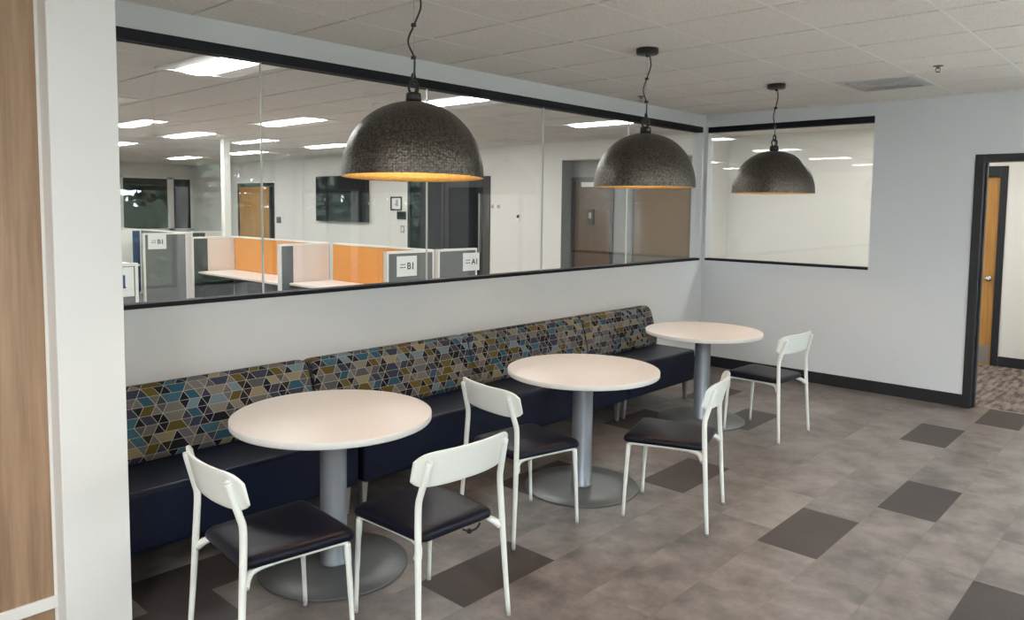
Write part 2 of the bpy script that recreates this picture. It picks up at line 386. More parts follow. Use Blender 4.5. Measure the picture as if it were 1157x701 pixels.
def build_ceiling():
    bm = bmesh.new(); G = (-16.12, XR, YB, 2.45)
    box(bm, G[0], 4.62, G[2], G[3], H + 0.012, H + 0.03, 2); box(bm, 4.62, G[1], G[2], .14, H + 0.012, H + 0.03, 2)
    for k in range(-28, 13):
        x = 1.182 + 0.6235*k
        if G[0] + .02 < x < XR - .02: box(bm, x - .0074, x + .0074, G[2], G[3] if x < 4.6 else .13, H - .0040, H + .012, 1)
    xs_ = [1.182 + 0.6235*k for k in range(-28, 13)]; ys_ = [-3.213 + 0.613*k for k in range(-17, 11)]
    g = 0.0075; gy = 0.009
    for xa, xb in zip(xs_, xs_[1:]):
        for ya, yb in zip(ys_, ys_[1:]):
            x0, x1, y0, y1 = max(xa + g, G[0]), min(xb - g, G[1]), max(ya + gy, G[2]), min(yb - gy, G[3])
            if x0 > 4.62: y1 = min(y1, 0.13)
            if x1 - x0 < .01 or y1 - y0 < .01: continue
            box(bm, x0, x1, y0, y1, H - 0.003, H + 0.0125, 0)
    return struct('ceiling', bm, ['ceiling', 'grid', 'grid_shadow'])
build_ceiling()

struct('wall_left', B((-0.12, 0, YS, 0, 0, TRIM_B0), (-0.12, 0, YS, 0, TRIM_T1, H - .003), (-0.12, 0, -0.062, 0, TRIM_B0, TRIM_T1)), 'wall')
struct('wall_far', B((-0.12, 0.033, 0, 0.13, 0, H - .003), (0.033, 1.745, 0, 0.13, 0, TRIM_B0), (0.033, 1.745, 0, 0.13, TRIM_T1, H - .003),
                     (1.745, 2.62, 0, 0.13, 0, H - .003), (2.62, 3.59, 0, 0.13, 2.19, H - .003), (3.59, 4.7, 0, 0.13, 0, H - .003), (6.3, 6.5, 0, 0.13, .35, 2.62), (8.05, XR, 0, 0.13, .35, 2.62), (4.7, XR, 0, 0.13, 0, .35), (4.7, XR, 0, 0.13, 2.62, H - .003)), 'wall')
struct('wall_return', B((-0.12, 1.0, -6.655, YS, 0, H - .003)), 'column', bevel=0.004)
# oak clad wall left of the return wall with its white rail
struct('wall_oak', B((0.78, 0.9, YB, -6.655, 0, H - .003)), 'oak_panel')
struct('trim_1', B((0.9, 0.912, YB, -6.656, 0.147, 0.194)), 'white_part', bevel=0.002)
struct('trim_2', B((0.9, 0.9025, -6.6655, -6.6551, 0, H - .003)), 'white_part')
struct('wall_back', B((-16.12, XR + .12, YB - .12, YB, 0, H - .003)), 'wall')
struct('wall_office', B((-16.12, -13.58, 1.6, 1.72, 0, H - .003), (-13.58, -11.85, 1.6, 1.72, 2.24, H - .003), (-11.85, -7.03, 1.6, 1.72, 0, H - .003),
                        (-7.03, -4.85, 1.6, 1.72, 2.25, H - .003), (-4.85, -3.313, 1.6, 1.72, 0, H - .003), (-3.43, -3.314, 1.72, 1.97, 0, H - .003)), 'office_wall')
struct('wall_alcove_side', B((-3.314, -3.306, 1.601, 1.85, 0, 2.455)), 'alcove_shade')
struct('wall_west', B((-16.12, -16, YB, 1.6, 0, H - .003)), 'office_wall')
struct('wall_hallway', B((-0.9, 1.42, 2.33, 2.45, 0, H - .003), (1.42, 2.42, 2.33, 2.45, 2.2, H - .003), (2.42, 4.5, 2.33, 2.45, 0, H - .003), (4.5, 4.62, 0.13, 2.45, 0, H - .003)), 'hall_wall')
struct('wall_hallway_end', B((-1.03, -0.9, 1.6, 2.45, 0, H - .003), (-3.313, -1.03, 1.6, 1.97, 2.456, H - .003)), 'office_wall')
struct('wall_alcove', B((-3.313, -2.50, 1.85, 1.97, 2.2, 2.455), (-2.50, -2.16, 1.85, 1.97, 0, 2.455)), 'alcove_shade')
struct('trim_3', B((-2.16, -1.03, 1.87, 1.97, 0, 2.455)), 'tan_panel')
# window wall on the daylight side
wy = [(-11.6, -8.6), (-8.4, -5.4), (-5.2, -2.2), (-2.0, -0.4)]
bs = [(XR, XR + .15, YB, 0.13, 0, 0.35), (XR, XR + .15, YB, 0.13, 2.62, H - .003)]
prev = YB
for a, b in wy:
    bs.append((XR, XR + .15, prev, a, 0.35, 2.62)); prev = b
bs.append((XR, XR + .15, prev, 0.13, 0.35, 2.62))
struct('wall_right', B(*bs), 'wall')
struct('baseboard_far', B((0, 2.587, -0.012, 0, 0, 0.114), (3.622, XR, -0.012, 0, 0, 0.114)), 'baseboard', bevel=0.003)
struct('baseboard_left', B((0, 0.012, YS, -0.012, 0, 0.114)), 'baseboard', bevel=0.003)
struct('baseboard_hallway', B((2.44, 4.5, 2.318, 2.33, 0, 0.114), (-0.9, 1.36, 2.318, 2.33, 0, 0.114)), 'baseboard', bevel=0.003)

# ------------------------------------------------------------------ interior glazing
def window_big():
    w = struct('window_1', B((-0.085, 0.004, YS, -0.062, TRIM_T0, TRIM_T1), (-0.085, 0.004, YS, -0.062, TRIM_B0, TRIM_B1)), 'black', bevel=0.002)
    ys = [YS, -5.243, -3.955, -2.68, -1.42, -0.062]
    for a, b in zip(ys, ys[1:]):
        obj('pane', B((-0.049, -0.037, a + .002, b - .002, TRIM_B1, TRIM_T0)), 'glass', w)
    for y in ys[1:-1]:
        obj('joint', B((-0.050, -0.036, y - .0035, y + .0035, TRIM_B1, TRIM_T0)), 'seal', w)
    return w
window_big()
def window_far():
    w = struct('window_2', B((0.033, 1.745, -0.004, 0.085, TRIM_T0, TRIM_T1), (0.033, 1.745, -0.004, 0.085, TRIM_B0, TRIM_B1)), 'black', bevel=0.002)
    obj('pane', B((0.035, 1.743, 0.037, 0.049, TRIM_B1, TRIM_T0)), 'far_glass', w)
window_far()
for i, (a, b) in enumerate(wy):
    bs = [(XR + .04, XR + .10, a, a + .05, .35, 2.62), (XR + .04, XR + .10, b - .05, b, .35, 2.62), (XR + .04, XR + .10, a, b, .35, .40),
          (XR + .04, XR + .10, a, b, 2.57, 2.62), (XR + .04, XR + .10, a, b, 1.93, 2.0), (XR + .04, XR + .10, (a+b)/2 - .025, (a+b)/2 + .025, .35, 2.62)]
    w = struct('window_%d' % (i + 3), B(*bs), 'charcoal')
    obj('pane', B((XR + .068, XR + .074, a + .05, b - .05, .40, 2.57)), 'glass', w)

for i, (a, b) in enumerate(((4.7, 6.3), (6.5, 8.05))):
    c_ = (a + b)/2
    w = struct('window_%d' % (i + 8), B((a, a + .05, .04, .10, .35, 2.62), (b - .05, b, .04, .10, .35, 2.62), (a, b, .04, .10, .35, .40), (a, b, .04, .10, 2.57, 2.62), (a, b, .04, .10, 1.93, 2.0), (c_ - .025, c_ + .025, .04, .10, .35, 2.62)), 'charcoal')
    obj('pane', B((a + .05, b - .05, .068, .074, .40, 2.57)), 'glass', w)

# dark windows in the far end of the office
w = struct('window_7', B((-16, -15.97, -0.26, 1.56, 1.02, 1.07), (-16, -15.97, -0.26, 1.56, 2.36, 2.41), (-16, -15.97, -0.26, -0.20, 1.02, 2.41), (-16, -15.97, 0.90, 1.06, 1.02, 2.41), (-16, -15.97, 1.5, 1.56, 1.02, 2.41)), 'panel_trim')
obj('pane', B((-16, -15.985, -0.20, 0.90, 1.07, 2.36)), 'green_glass', w)
obj('pane', B((-16, -15.985, 1.06, 1.5, 1.07, 2.36)), 'green_glass', w)

# ------------------------------------------------------------------ doors
def knob(name, x, y, z, parent, s=1):
    bm = bmesh.new()
    for r0, r1, d0, d1 in ((.033, .033, 0, .01), (.012, .012, .01, .04), (.027, .027, .04, .07)):
        prof = [(0, d0), (r0, d0), (r1, d1), (0, d1)] if d0 < .03 or r0 < .02 else [(0, .035), (.016, .038), (.027, .05), (.027, .06), (.018, .072), (0, .074)]
        lathe(bm, prof, 16)
    bm.transform(Matrix.Translation((x, y, z)) @ Matrix.Rotation(PI/2*s, 4, 'X'))
    return obj(name, bm, 'chrome', parent)

d1 = struct('door_1', B((2.587, 2.655, -0.014, 0.144, 0, 2.22), (3.555, 3.622, -0.014, 0.144, 0, 2.22), (2.655, 3.555, -0.014, 0.144, 2.155, 2.22), (2.655, 2.672, 0.05, 0.10, 0, 2.155)), 'charcoal', bevel=0.003)
d2 = struct('door_2', B((1.36, 1.43, 2.316, 2.36, 0, 2.24), (2.365, 2.435, 2.316, 2.36, 0, 2.24), (1.43, 2.365, 2.316, 2.36, 2.12, 2.24), (2.20, 2.36, 2.31, 2.317, 2.125, 2.15)), 'charcoal', bevel=0.003)
lf = obj('leaf', B((1.42, 2.38, 2.345, 2.385, 0.002, 2.13)), 'door_wood', d2)
obj('kick_plate', B((1.45, 2.345, 2.343, 2.3449, 0.02, 0.22)), 'kick', lf)
knob('knob', 2.30, 2.345, 0.98, lf, 1)
d3 = struct('door_3', B((-13.56, -13.50, 1.585, 1.66, 0, 2.235), (-12.06, -12.0, 1.585, 1.66, 0, 2.235), (-11.9, -11.86, 1.585, 1.66, 0, 2.235), (-13.5, -11.9, 1.585, 1.66, 2.14, 2.235)), 'charcoal')
obj('leaf', B((-13.5, -12.06, 1.6, 1.64, 0, 2.14)), 'door_wood', d3)
obj('sidelight', B((-12.0, -11.9, 1.61, 1.63, 0, 2.14)), 'green_glass', d3)
d4 = struct('door_4', B((-7.02, -6.95, 1.585, 1.68, 0, 2.245), (-4.93, -4.86, 1.585, 1.68, 0, 2.245), (-6.95, -4.93, 1.585, 1.68, 2.18, 2.245), (-6.07, -6.01, 1.585, 1.68, 0, 2.18)), 'charcoal')
obj('sidelight', B((-6.95, -6.07, 1.62, 1.64, 0, 2.18)), 'dark_glass', d4)
g4 = obj('leaf', B((-6.01, -5.90, 1.61, 1.65, 0, 2.18), (-5.04, -4.93, 1.61, 1.65, 0, 2.18), (-5.90, -5.04, 1.61, 1.65, 2.06, 2.18), (-5.90, -5.04, 1.61, 1.65, 0, 0.25)), 'charcoal', d4)
obj('leaf_glass', B((-5.90, -5.04, 1.625, 1.635, 0.25, 2.06)), 'dark_glass', g4)
obj('pull', B((-5.10, -5.07, 1.56, 1.61, 0.95, 1.95)), 'brushed', g4)
d5 = struct('door_5', B((-3.312, -3.25, 1.835, 1.9, 0, 2.2), (-2.56, -2.50, 1.835, 1.9, 0, 2.2), (-3.25, -2.56, 1.835, 1.9, 2.14, 2.2)), 'charcoal')
lf5 = obj('leaf', B((-3.25, -2.56, 1.865, 1.9, 0, 2.14)), 'brown_wood', d5)
obj('closer', B((-3.1, -2.8, 1.82, 1.865, 2.05, 2.12)), 'brushed', lf5)

# ------------------------------------------------------------------ ceiling fittings
def troffer_proto():
    t = thing('ceiling_light', 'x', 'ceiling light', group='recessed lights in the office ceiling')
    L_, W_ = 1.215, 0.595
    f = obj('frame', B((0, L_, 0, .03, -.012, 0), (0, L_, W_ - .03, W_, -.012, 0), (0, .03, .03, W_ - .03, -.012, 0), (L_ - .03, L_, .03, W_ - .03, -.012, 0)), 'white_part', t)
    # white side reflectors sloping up to a bowed central lens
    bm = bmesh.new()
    for ya, yb in ((.03, .15), (W_ - .03, W_ - .15)):
        bm.faces.new([bm.verts.new(p) for p in ((.03, ya, -.011), (L_ - .03, ya, -.011), (L_ - .03, yb, -.0015), (.03, yb, -.0015))])
    obj('reflector', bm, 'white_part', t)
    bm = bmesh.new(); n = 10; rows = []
    for i in range(n + 1):
        a = i/n; y = .15 + a*(W_ - .30); z = -.002 - .020*math.sin(PI*a)
        rows.append((bm.verts.new((.03, y, z)), bm.verts.new((L_ - .03, y, z))))
    for (a, b), (c, d) in zip(rows, rows[1:]):
        bm.faces.new((a, b, d, c)).smooth = True
    bm.faces.new([r[0] for r in rows]); bm.faces.new([r[1] for r in rows][::-1])
    obj('diffuser', bm, 'diffuser', t)
    return t
tp = troffer_proto()
xs = [-1.77, -4.85, -7.66, -10.5, -13.3]; ys = [-0.36, -2.78, -5.15, -7.6, -10.05]
ordn = ['first', 'second', 'third', 'fourth', 'fifth']
first = True
for i, x in enumerate(xs):
    for j, y in enumerate(ys):
        lb = 'white office ceiling light, %s row from the glass wall, %s from the back wall' % (ordn[i], ordn[j])
        if first:
            tp.location = (x, y, H - .003); tp['label'] = lb; first = False
        else: dup(tp, (x, y, H - .003), 0, lb)
for k, (x, y, lb) in enumerate(((0.6, 0.75, 'hallway ceiling light beyond the corner window'), (3.0, 0.75, 'hallway ceiling light beyond the open doorway'),
                 (5.3, -3.9, 'ceiling light over the open floor, nearest the doorway wall'), (5.3, -7.0, 'ceiling light over the open floor, beside the camera position'), (3.0, -10.2, 'ceiling light at the back of the lunch room beside the oak wall'), (5.3, -10.2, 'ceiling light at the back of the lunch room nearest the outside windows'), (6.6, -1.6, 'ceiling light nearest the outside windows and the doorway wall'), (6.6, -5.2, 'ceiling light nearest the outside windows, mid room'), (6.6, -8.6, 'ceiling light nearest the outside windows, toward the back'), (2.6, -8.4, 'ceiling light just behind the camera position beside the oak wall'), (1.4, -11.6, 'ceiling light in the back corner beside the oak wall'))):
    r_ = dup(tp, (x, y, H - .003), 0, 'added white rectangular ' + lb, 'added fill lights outside the office')  # out of view, added to brighten the hallway and lunch room
    if k > 1:                                  # unseen lunch room lamps, added and strengthened as fill
        for ch in r_.children:
            if ch.name.startswith('diffuser'):
                ch.data = ch.data.copy(); ch.data.materials[0] = M['diffuser_bright']

def air_vent():
    t = thing('ceiling_vent', 'square silver ceiling air vent with stepped louvres, near the far wall', 'air vent', (2.145, -1.05, H))
    a = 0.29
    obj('backing', B((-a, a, -a, a, -.002, .004)), 'vent_dark', t)
    def ring(o, i, z0, z1):
        bm = bmesh.new()
        for (p, q) in ((o, i),):
            O = [bm.verts.new((sx*o, sy*o, z0)) for sx, sy in ((-1,-1),(1,-1),(1,1),(-1,1))]
            I = [bm.verts.new((sx*i, sy*i, z1)) for sx, sy in ((-1,-1),(1,-1),(1,1),(-1,1))]
            for k in range(4): bm.faces.new((O[k], O[(k+1)%4], I[(k+1)%4], I[k]))
        bmesh.ops.solidify(bm, geom=bm.faces[:], thickness=.0015)
        return bm
    obj('frame', B((-a, a, -a, -a + .03, -.010, -.002), (-a, a, a - .03, a, -.010, -.002), (-a, -a + .03, -a + .03, a - .03, -.010, -.002), (a - .03, a, -a + .03, a - .03, -.010, -.002)), 'vent_metal', t)
    for o, i in ((.255, .222), (.19, .157), (.125, .094)):
        obj('louvre', ring(o, i, -.004, -.022), 'vent_metal', t)
    obj('core', B((-.065, .065, -.065, .065, -.020, -.016)), 'vent_metal', t)
air_vent()

def sprinkler(loc, label):
    t = thing('fire_sprinkler', label, 'sprinkler', loc, group='ceiling sprinklers')
    bm = bmesh.new(); lathe(bm, [(0, 0), (.036, 0), (.034, -.006), (.015, -.010), (0, -.010)], 20); obj('escutcheon', bm, 'brass', t)
    bm = bmesh.new(); lathe(bm, [(.009, -.008), (.008, -.024), (0, -.024)], 12)
    for s in (-1, 1): tube(bm, spline([(s*.008, 0, -.012), (s*.015, 0, -.026), (s*.005, 0, -.044)], 4), .0025, 6)
    obj('body', bm, 'brass', t)
    bm = bmesh.new(); lathe(bm, [(0, -.044), (.015, -.045), (.016, -.047), (0, -.048)], 16); obj('deflector', bm, 'brass', t)
sprinkler((2.65, -1.592, H), 'small chrome ceiling sprinkler head right of the air vent')
sprinkler((0.242, -1.649, H), 'small ceiling sprinkler head by the glass wall, behind the middle pendant cord')

bm = bmesh.new(); lathe(bm, [(0, 0), (.085, 0), (.08, -.022), (.05, -.03), (0, -.03)], 28)
o = tag(obj('smoke_detector', bm, 'white_part'), 'round white smoke detector on the office ceiling behind the nearest pendant', 'smoke detector'); o.location = (-2.09, -2.80, H - .003)
t = thing('ceiling_vent', 'grey air vent in the office ceiling near the office back wall', 'air vent', (-3.85, 1.06, H))
obj('frame', B((-.29, .29, -.29, -.26, -.01, 0), (-.29, .29, .26, .29, -.01, 0), (-.29, -.26, -.26, .26, -.01, 0), (.26, .29, -.26, .26, -.01, 0)), 'vent_metal', t)
obj('slats', B(*[(-.26, .26, -.25 + .05*i, -.22 + .05*i, -.008, -.002) for i in range(10)]), 'vent_metal', t)

# ------------------------------------------------------------------ pendants
def pendant_proto():
    t = thing('pendant_lamp', 'x', 'pendant lamp', group='hammered metal dome pendants')
    R, Hd = 0.325, 0.345                            # origin at the rim centre
    prof = [(0.0, Hd)]
    for i in range(1, 25):
        a = i/24*PI/2
        prof.append((R*math.sin(a)**0.94, Hd*math.cos(a)**0.95 if i < 24 else 0.0))
    bm = bmesh.new(); n = 96
    lathe(bm, prof, n, uvk=(170.0, 84.0))
    obj('shade', bm, 'hammered', t)
    bm = bmesh.new()
    inner = [(R - .001, 0.0), (R - .006, .0005)] + [((r*(R-.006)/R), z*(Hd-.005)/Hd) for r, z in prof[::-1][1:]]
    lathe(bm, inner, n)
    obj('lining', bm, 'gold', t)
    bm = bmesh.new(); lathe(bm, [(0, Hd - .004), (.036, Hd - .004), (.034, Hd + .036), (.030, Hd + .042), (0, Hd + .042)], 24); obj('cap', bm, 'black_metal', t)
    bm = bmesh.new()
    def torus(cx, cz, r, rr, ax):
        pts = []
        for k in range(25):
            a = 2*PI*k/24; p = (math.cos(a)*r, 0, math.sin(a)*r*1.25) if ax == 0 else (0, math.cos(a)*r, math.sin(a)*r*1.25)
            pts.append((cx + p[0], p[1], cz + p[2]))
        tube(bm, pts, rr, 8)
    torus(0, Hd + .066, .023, .006, 0); torus(0, Hd + .104, .020, .0055, 1)
    obj('hanging_ring', bm, 'black_metal', t)
    top = H - 1.86 - .036 - .003
    bm = bmesh.new(); tube(bm, [(0, 0, Hd + .112), (0, 0, top)], .0012, 6); obj('steel_wire', bm, 'brushed', t)
    bm = bmesh.new()
    ctrl = [(.004, 0, Hd + .03), (.013, .006, Hd + .08), (.004, .002, Hd + .13), (.002, .004, Hd + .20), (-.022, -.012, Hd + .27), (.0, .004, Hd + .345), (.026, .018, Hd + .42), (.024, .018, Hd + .47), (.014, .012, top + .004)]
    sc = (top - Hd)/(.497); ctrl = [(x, y, Hd + (z - Hd)*sc if z - Hd < .49 else z) for x, y, z in ctrl]
    tube(bm, spline(ctrl, 6), .0045, 8); obj('cord', bm, 'black_metal', t)
    for z in (Hd + .20*sc, Hd + .345*sc):
        bm = bmesh.new(); lathe(bm, [(0, z - .007), (.012, z - .007), (.012, z + .007), (0, z + .007)], 12); obj('cord_clip', bm, 'black_metal', t)
    bm = bmesh.new(); lathe(bm, [(0, top), (.066, top), (.07, top + .004), (.07, top + .036), (0, top + .036)], 32); obj('canopy', bm, 'black_metal', t)
    bm = bmesh.new(); lathe(bm, [(0, top - .016), (.010, top - .016), (.012, top), (0, top)], 12); obj('strain_relief', bm, 'black_metal', t)
    bm = bmesh.new(); lathe(bm, [(0, Hd - .005), (.022, Hd - .005), (.022, Hd - .075), (0, Hd - .075)], 16); so = obj('socket', bm, 'black_metal', t)
    bm = bmesh.new(); lathe(bm, [(0, Hd - .075), (.014, Hd - .076), (.020, Hd - .095), (.034, Hd - .125), (.034, Hd - .145), (.022, Hd - .167), (0, Hd - .173)], 16); obj('bulb', bm, 'bulb', so)
    return t
pp = pendant_proto()
pp.location = (1.40, -5.28, 1.852); pp.rotation_euler = (0, 0, .5); pp['label'] = 'hammered dark metal dome pendant with gold inside, nearest and largest, over the nearest table'
dup(pp, (1.41, -3.363, 1.86), 0.75, 'hammered dark metal dome pendant, middle of the three, over the middle table')
dup(pp, (1.455, -1.523, 1.86), 0.9, 'hammered dark metal dome pendant, farthest and smallest, in front of the corner window')
# the nearest shade hangs a touch crooked from its ring
pv = Vector((0, 0, .345 + .09))
tl = Matrix.Translation(pv) @ (Matrix.Rotation(-.5, 4, 'Z') @ Matrix.Rotation(math.radians(-1.6), 4, Vector((math.cos(.7453), math.sin(.7453), 0))) @ Matrix.Rotation(.5, 4, 'Z')) @ Matrix.Translation(-pv)
for ch in pp.children:
    if ch.name.split('.')[0] in ('shade', 'lining', 'cap', 'socket'): ch.matrix_basis = tl

# ------------------------------------------------------------------ tables
def table_proto():
    t = thing('round_table', 'x', 'table', group='round white pedestal tables')
    R = .4645
    bm = bmesh.new(); lathe(bm, [(0, .741), (R - .003, .741), (R - .0005, .7395)], 96, mi=0)
    lathe(bm, [(R - .0005, .7395), (R, .737), (R, .714), (R - .003, .710), (0, .710)], 96, mi=1)
    bmesh.ops.remove_doubles(bm, verts=bm.verts, dist=1e-5)
    obj('tabletop', bm, ['tabletop', 'table_edge'], t)
    bm = bmesh.new(); lathe(bm, [(0, .7099), (.14, .7099), (.14, .703), (.066, .700), (.0625, .690), (.0625, .022), (.066, .0142), (0, .0142)], 48); obj('column', bm, 'silver', t)
    bm = bmesh.new(); Rb = .351; lathe(bm, [(0, 0), (Rb - .004, 0), (Rb, .003), (Rb, .008), (Rb - .003, .0105), (Rb*.6, .0125), (.07, .0145), (0, .0145)], 96); obj('base_disc', bm, 'base_silver', t)
    return t
tb = table_proto()
tb.location = (1.123, -5.539, 0); tb['label'] = 'round white table on silver pedestal, nearest the camera, below the largest pendant'
dup(tb, (1.3405, -3.8836, 0), 0, 'round white table on silver pedestal, middle one with a chair on each side')
dup(tb, (1.1286, -2.0044, 0), 0, 'round white table on silver pedestal, farthest one by the end of the bench')

# ------------------------------------------------------------------ chairs
def chair_proto():
    t = thing('chair', 'x', 'chair', group='white metal chairs with dark seat pads')
    for s in (-1, 1):
        bm = bmesh.new(); tube(bm, spline([(s*.200, .236, .008), (s*.198, .226, .22), (s*.196, .217, .36), (s*.1945, .214, .418)], 4), [.0095]*4 + [.0115]*4 + [.0135]*5, 12)
        lg = obj('leg', bm, 'white_metal', t)
        bm = bmesh.new(); lathe(bm, [(0, 0), (.0095, 0), (.0105, .004), (.0100, .012), (0, .012)], 12, s*.200, .236); obj('foot_glide', bm, 'grey_device', lg)
        bm = bmesh.new()
        pts = spline([(s*.242, -.236, .008), (s*.231, -.220, .25), (s*.222, -.207, .48), (s*.2165, -.203, .595), (s*.212, -.213, .645), (s*.205, -.230, .705), (s*.200, -.2475, .770)], 5)
        rr = [.0098 + .0037*min(1, p.z/.40) for p in pts]
        tube(bm, pts, rr, 12)
        tube(bm, [pts[-1], pts[-1] + Vector((-s*.0008, -.0015, .005)), pts[-1] + Vector((-s*.001, -.002, .008))], [.0135, .0115, .006], 12)
        lg = obj('leg', bm, 'white_metal', t)
        bm = bmesh.new(); lathe(bm, [(0, 0), (.0097, 0), (.0107, .004), (.0102, .012), (0, .012)], 12, s*.242, -.236); obj('foot_glide', bm, 'grey_device', lg)
    bm = bmesh.new()
    for s in (-1, 1):
        pts = spline([(s*.195, .2145, .414), (s*.1945, .196, .425), (s*.190, .15, .427), (s*.180, 0, .427), (s*.176, -.10, .426), (s*.182, -.155, .421), (s*.200, -.184, .410), (s*.2225, -.204, .388)], 5)
        tube(bm, pts, [.0105 + .0065*max(0, (i/(len(pts)-1) - .6)/.4) for i in range(len(pts))], 10)
    for y, hw in ((.19, .19), (-.12, .176)):
        tube(bm, [(-hw, y, .424), (hw, y, .424)], .008, 8)
    obj('seat_frame', bm, 'white_metal', t)
    bm = bmesh.new()
    bm.free()
    for s in (-1, 1):
        for y in (.06, -.07):
            bm = bmesh.new(); lathe(bm, [(0, .405), (.006, .405), (.006, .4329), (0, .4329)], 8, s*.16, y)
            obj('pad_screw', bm, 'brushed', t)
    # padded seat: rounded trapezoid, domed
    bm = bmesh.new()
    def outline(inset, z):
        pts = []; hf, hr, yf, yr, rc = .218 - inset, .196 - inset, .246 - inset, -.196 + inset, .038
        cs = [((hf - rc, yf - rc), 0), ((-hf + rc, yf - rc), PI/2), ((-hr + rc, yr + rc), PI), ((hr - rc, yr + rc), 1.5*PI)]
        for (cx, cy), a0 in cs:
            for k in range(7):
                a = a0 + PI/2*k/6; pts.append((cx + rc*math.cos(a), cy + rc*math.sin(a), z))
        return pts
    levels = [(.012, .433), (.002, .436), (0, .445), (.002, .458), (.010, .468), (.026, .4735), (.07, .4765), (.13, .478)]
    rings = [[bm.verts.new(p) for p in outline(i, z)] for i, z in levels]
    n = len(rings[0])
    bm.faces.new(rings[0][::-1])
    for A, B_ in zip(rings, rings[1:]):
        for k in range(n): bm.faces.new((A[k], A[(k+1)%n], B_[(k+1)%n], B_[k])).smooth = True
    bm.faces.new(rings[-1]).smooth = True
    obj('seat', bm, 'seat_vinyl', t)
    # curved backrest plate
    bm = bmesh.new(); NU, NV = 28, 8; grid = {}
    for side, dy in ((0, -.006), (1, .006)):
        for i in range(NU + 1):
            u = -1 + 2*i/NU
            hh = .073*(1 - abs(u)**9)**.35 if abs(u) < 1 else .0
            hh = max(hh, .040)
            for j in range(NV + 1):
                v = -1 + 2*j/NV
                z = .737 + v*hh - .006*u*u
                x = .248*u; y = -.262 + .058*abs(u)**2.2 - (z - .737)*.24 + dy
                grid[side, i, j] = bm.verts.new((x, y, z))
    for side in (0, 1):
        for i in range(NU):
            for j in range(NV):
                q = [grid[side, i, j], grid[side, i+1, j], grid[side, i+1, j+1], grid[side, i, j+1]]
                bm.faces.new(q if side == 0 else q[::-1]).smooth = True
    loop = [(i, 0) for i in range(NU)] + [(NU, j) for j in range(NV)] + [(i, NV) for i in range(NU, 0, -1)] + [(0, j) for j in range(NV, 0, -1)]
    for a, b in zip(loop, loop[1:] + loop[:1]):
        bm.faces.new((grid[(0,) + a], grid[(1,) + a], grid[(1,) + b], grid[(0,) + b]))
    bk = obj('backrest', bm, 'white_metal', t, bevel=.003)
    for s in (-1, 1):
        bm = bmesh.new(); box(bm, s*.2025 - .008, s*.2025 + .008, -.229, -.216, .712, .752)
        obj('bracket', bm, 'white_metal', bk)
    return t
cp = chair_proto()
cp.location = (1.530, -6.090, 0); cp.rotation_euler = (0, 0, math.radians(-5)); cp['label'] = 'white metal chair with dark seat pad, leftmost, at the near left of the nearest table'
c2 = dup(cp, (1.796, -5.527, 0), math.radians(88.7), 'white metal chair with its back to the camera, right of the nearest table')
bm = bmesh.new(); tube(bm, spline([(.02, -.192, .428), (.05, -.204, .416), (.085, -.204, .418), (.11, -.196, .428)], 4), .0045, 8)
lathe(bm, [(0, .408), (.010, .410), (.011, .420), (.004, .427), (0, .427)], 10, .045, -.203); obj('loose_strap', bm, 'black', c2)
dup(cp, (1.436, -4.551, 0), math.radians(-9.5), 'white metal chair between the nearest and middle tables, facing the middle table')
dup(cp, (1.962, -3.833, 0), math.radians(107.5), 'white metal chair at the right of the middle table, seen from its side')
dup(cp, (1.653, -1.950, 0), math.radians(86.5), 'white metal chair at the farthest table, closest to the far wall and doorway')

# ------------------------------------------------------------------ banquette
def back_cushion(y0, y1, parent):
    # profile (x, z) from the lower front edge up over the crest and down the back
    ctrl = [(.345, .452), (.352, .49), (.335, .56), (.308, .66), (.285, .735), (.262, .785), (.225, .806), (.175, .803), (.135, .78), (.118, .73), (.10, .60), (.095, .452)]
    prof = [(p.x, p.y) for p in spline([(a, b, 0) for a, b in ctrl], 5)]
    arc = [0.0]
    for a, b in zip(prof, prof[1:]): arc.append(arc[-1] + math.hypot(b[0]-a[0], b[1]-a[1]))
    cx, cz = .21, .60
    st = [(0, .80), (.004, .88), (.012, .945), (.025, .98), (.045, 1.0)]
    ln = y1 - y0
    stations = [(y0 + d, s) for d, s in st] + [(y0 + .045 + (ln - .09)*k/20, 1.0) for k in range(1, 20)] + [(y1 - d, s) for d, s in st[::-1]]
    bm = bmesh.new(); uvl = bm.loops.layers.uv.verify(); rows = []
    for y, s in stations:
        rows.append([bm.verts.new((cx + (x - cx)*(.5 + .5*s), y, cz + (z - cz)*(1 - (1 - s)*.45 if z > cz else 1))) for x, z in prof])
    for r in range(len(rows) - 1):
        for k in range(len(prof) - 1):
            f = bm.faces.new((rows[r][k], rows[r+1][k], rows[r+1][k+1], rows[r][k+1])); f.smooth = True
            for lp, (yy, a) in zip(f.loops, ((stations[r][0], arc[k]), (stations[r+1][0], arc[k]), (stations[r+1][0], arc[k+1]), (stations[r][0], arc[k+1]))):
                lp[uvl].uv = (yy + 20, a + .2)
    for row, yy in ((rows[0], 0), (rows[-1], 0)):
        f = bm.faces.new(row); f.smooth = False
        for lp in f.loops: lp[uvl].uv = (lp.vert.co.x + 11.3, lp.vert.co.z)
    for r in range(len(rows) - 1):
        bm.faces.new((rows[r][-1], rows[r+1][-1], rows[r+1][0], rows[r][0]))
    return obj('back_cushion', bm, 'fabric', parent)

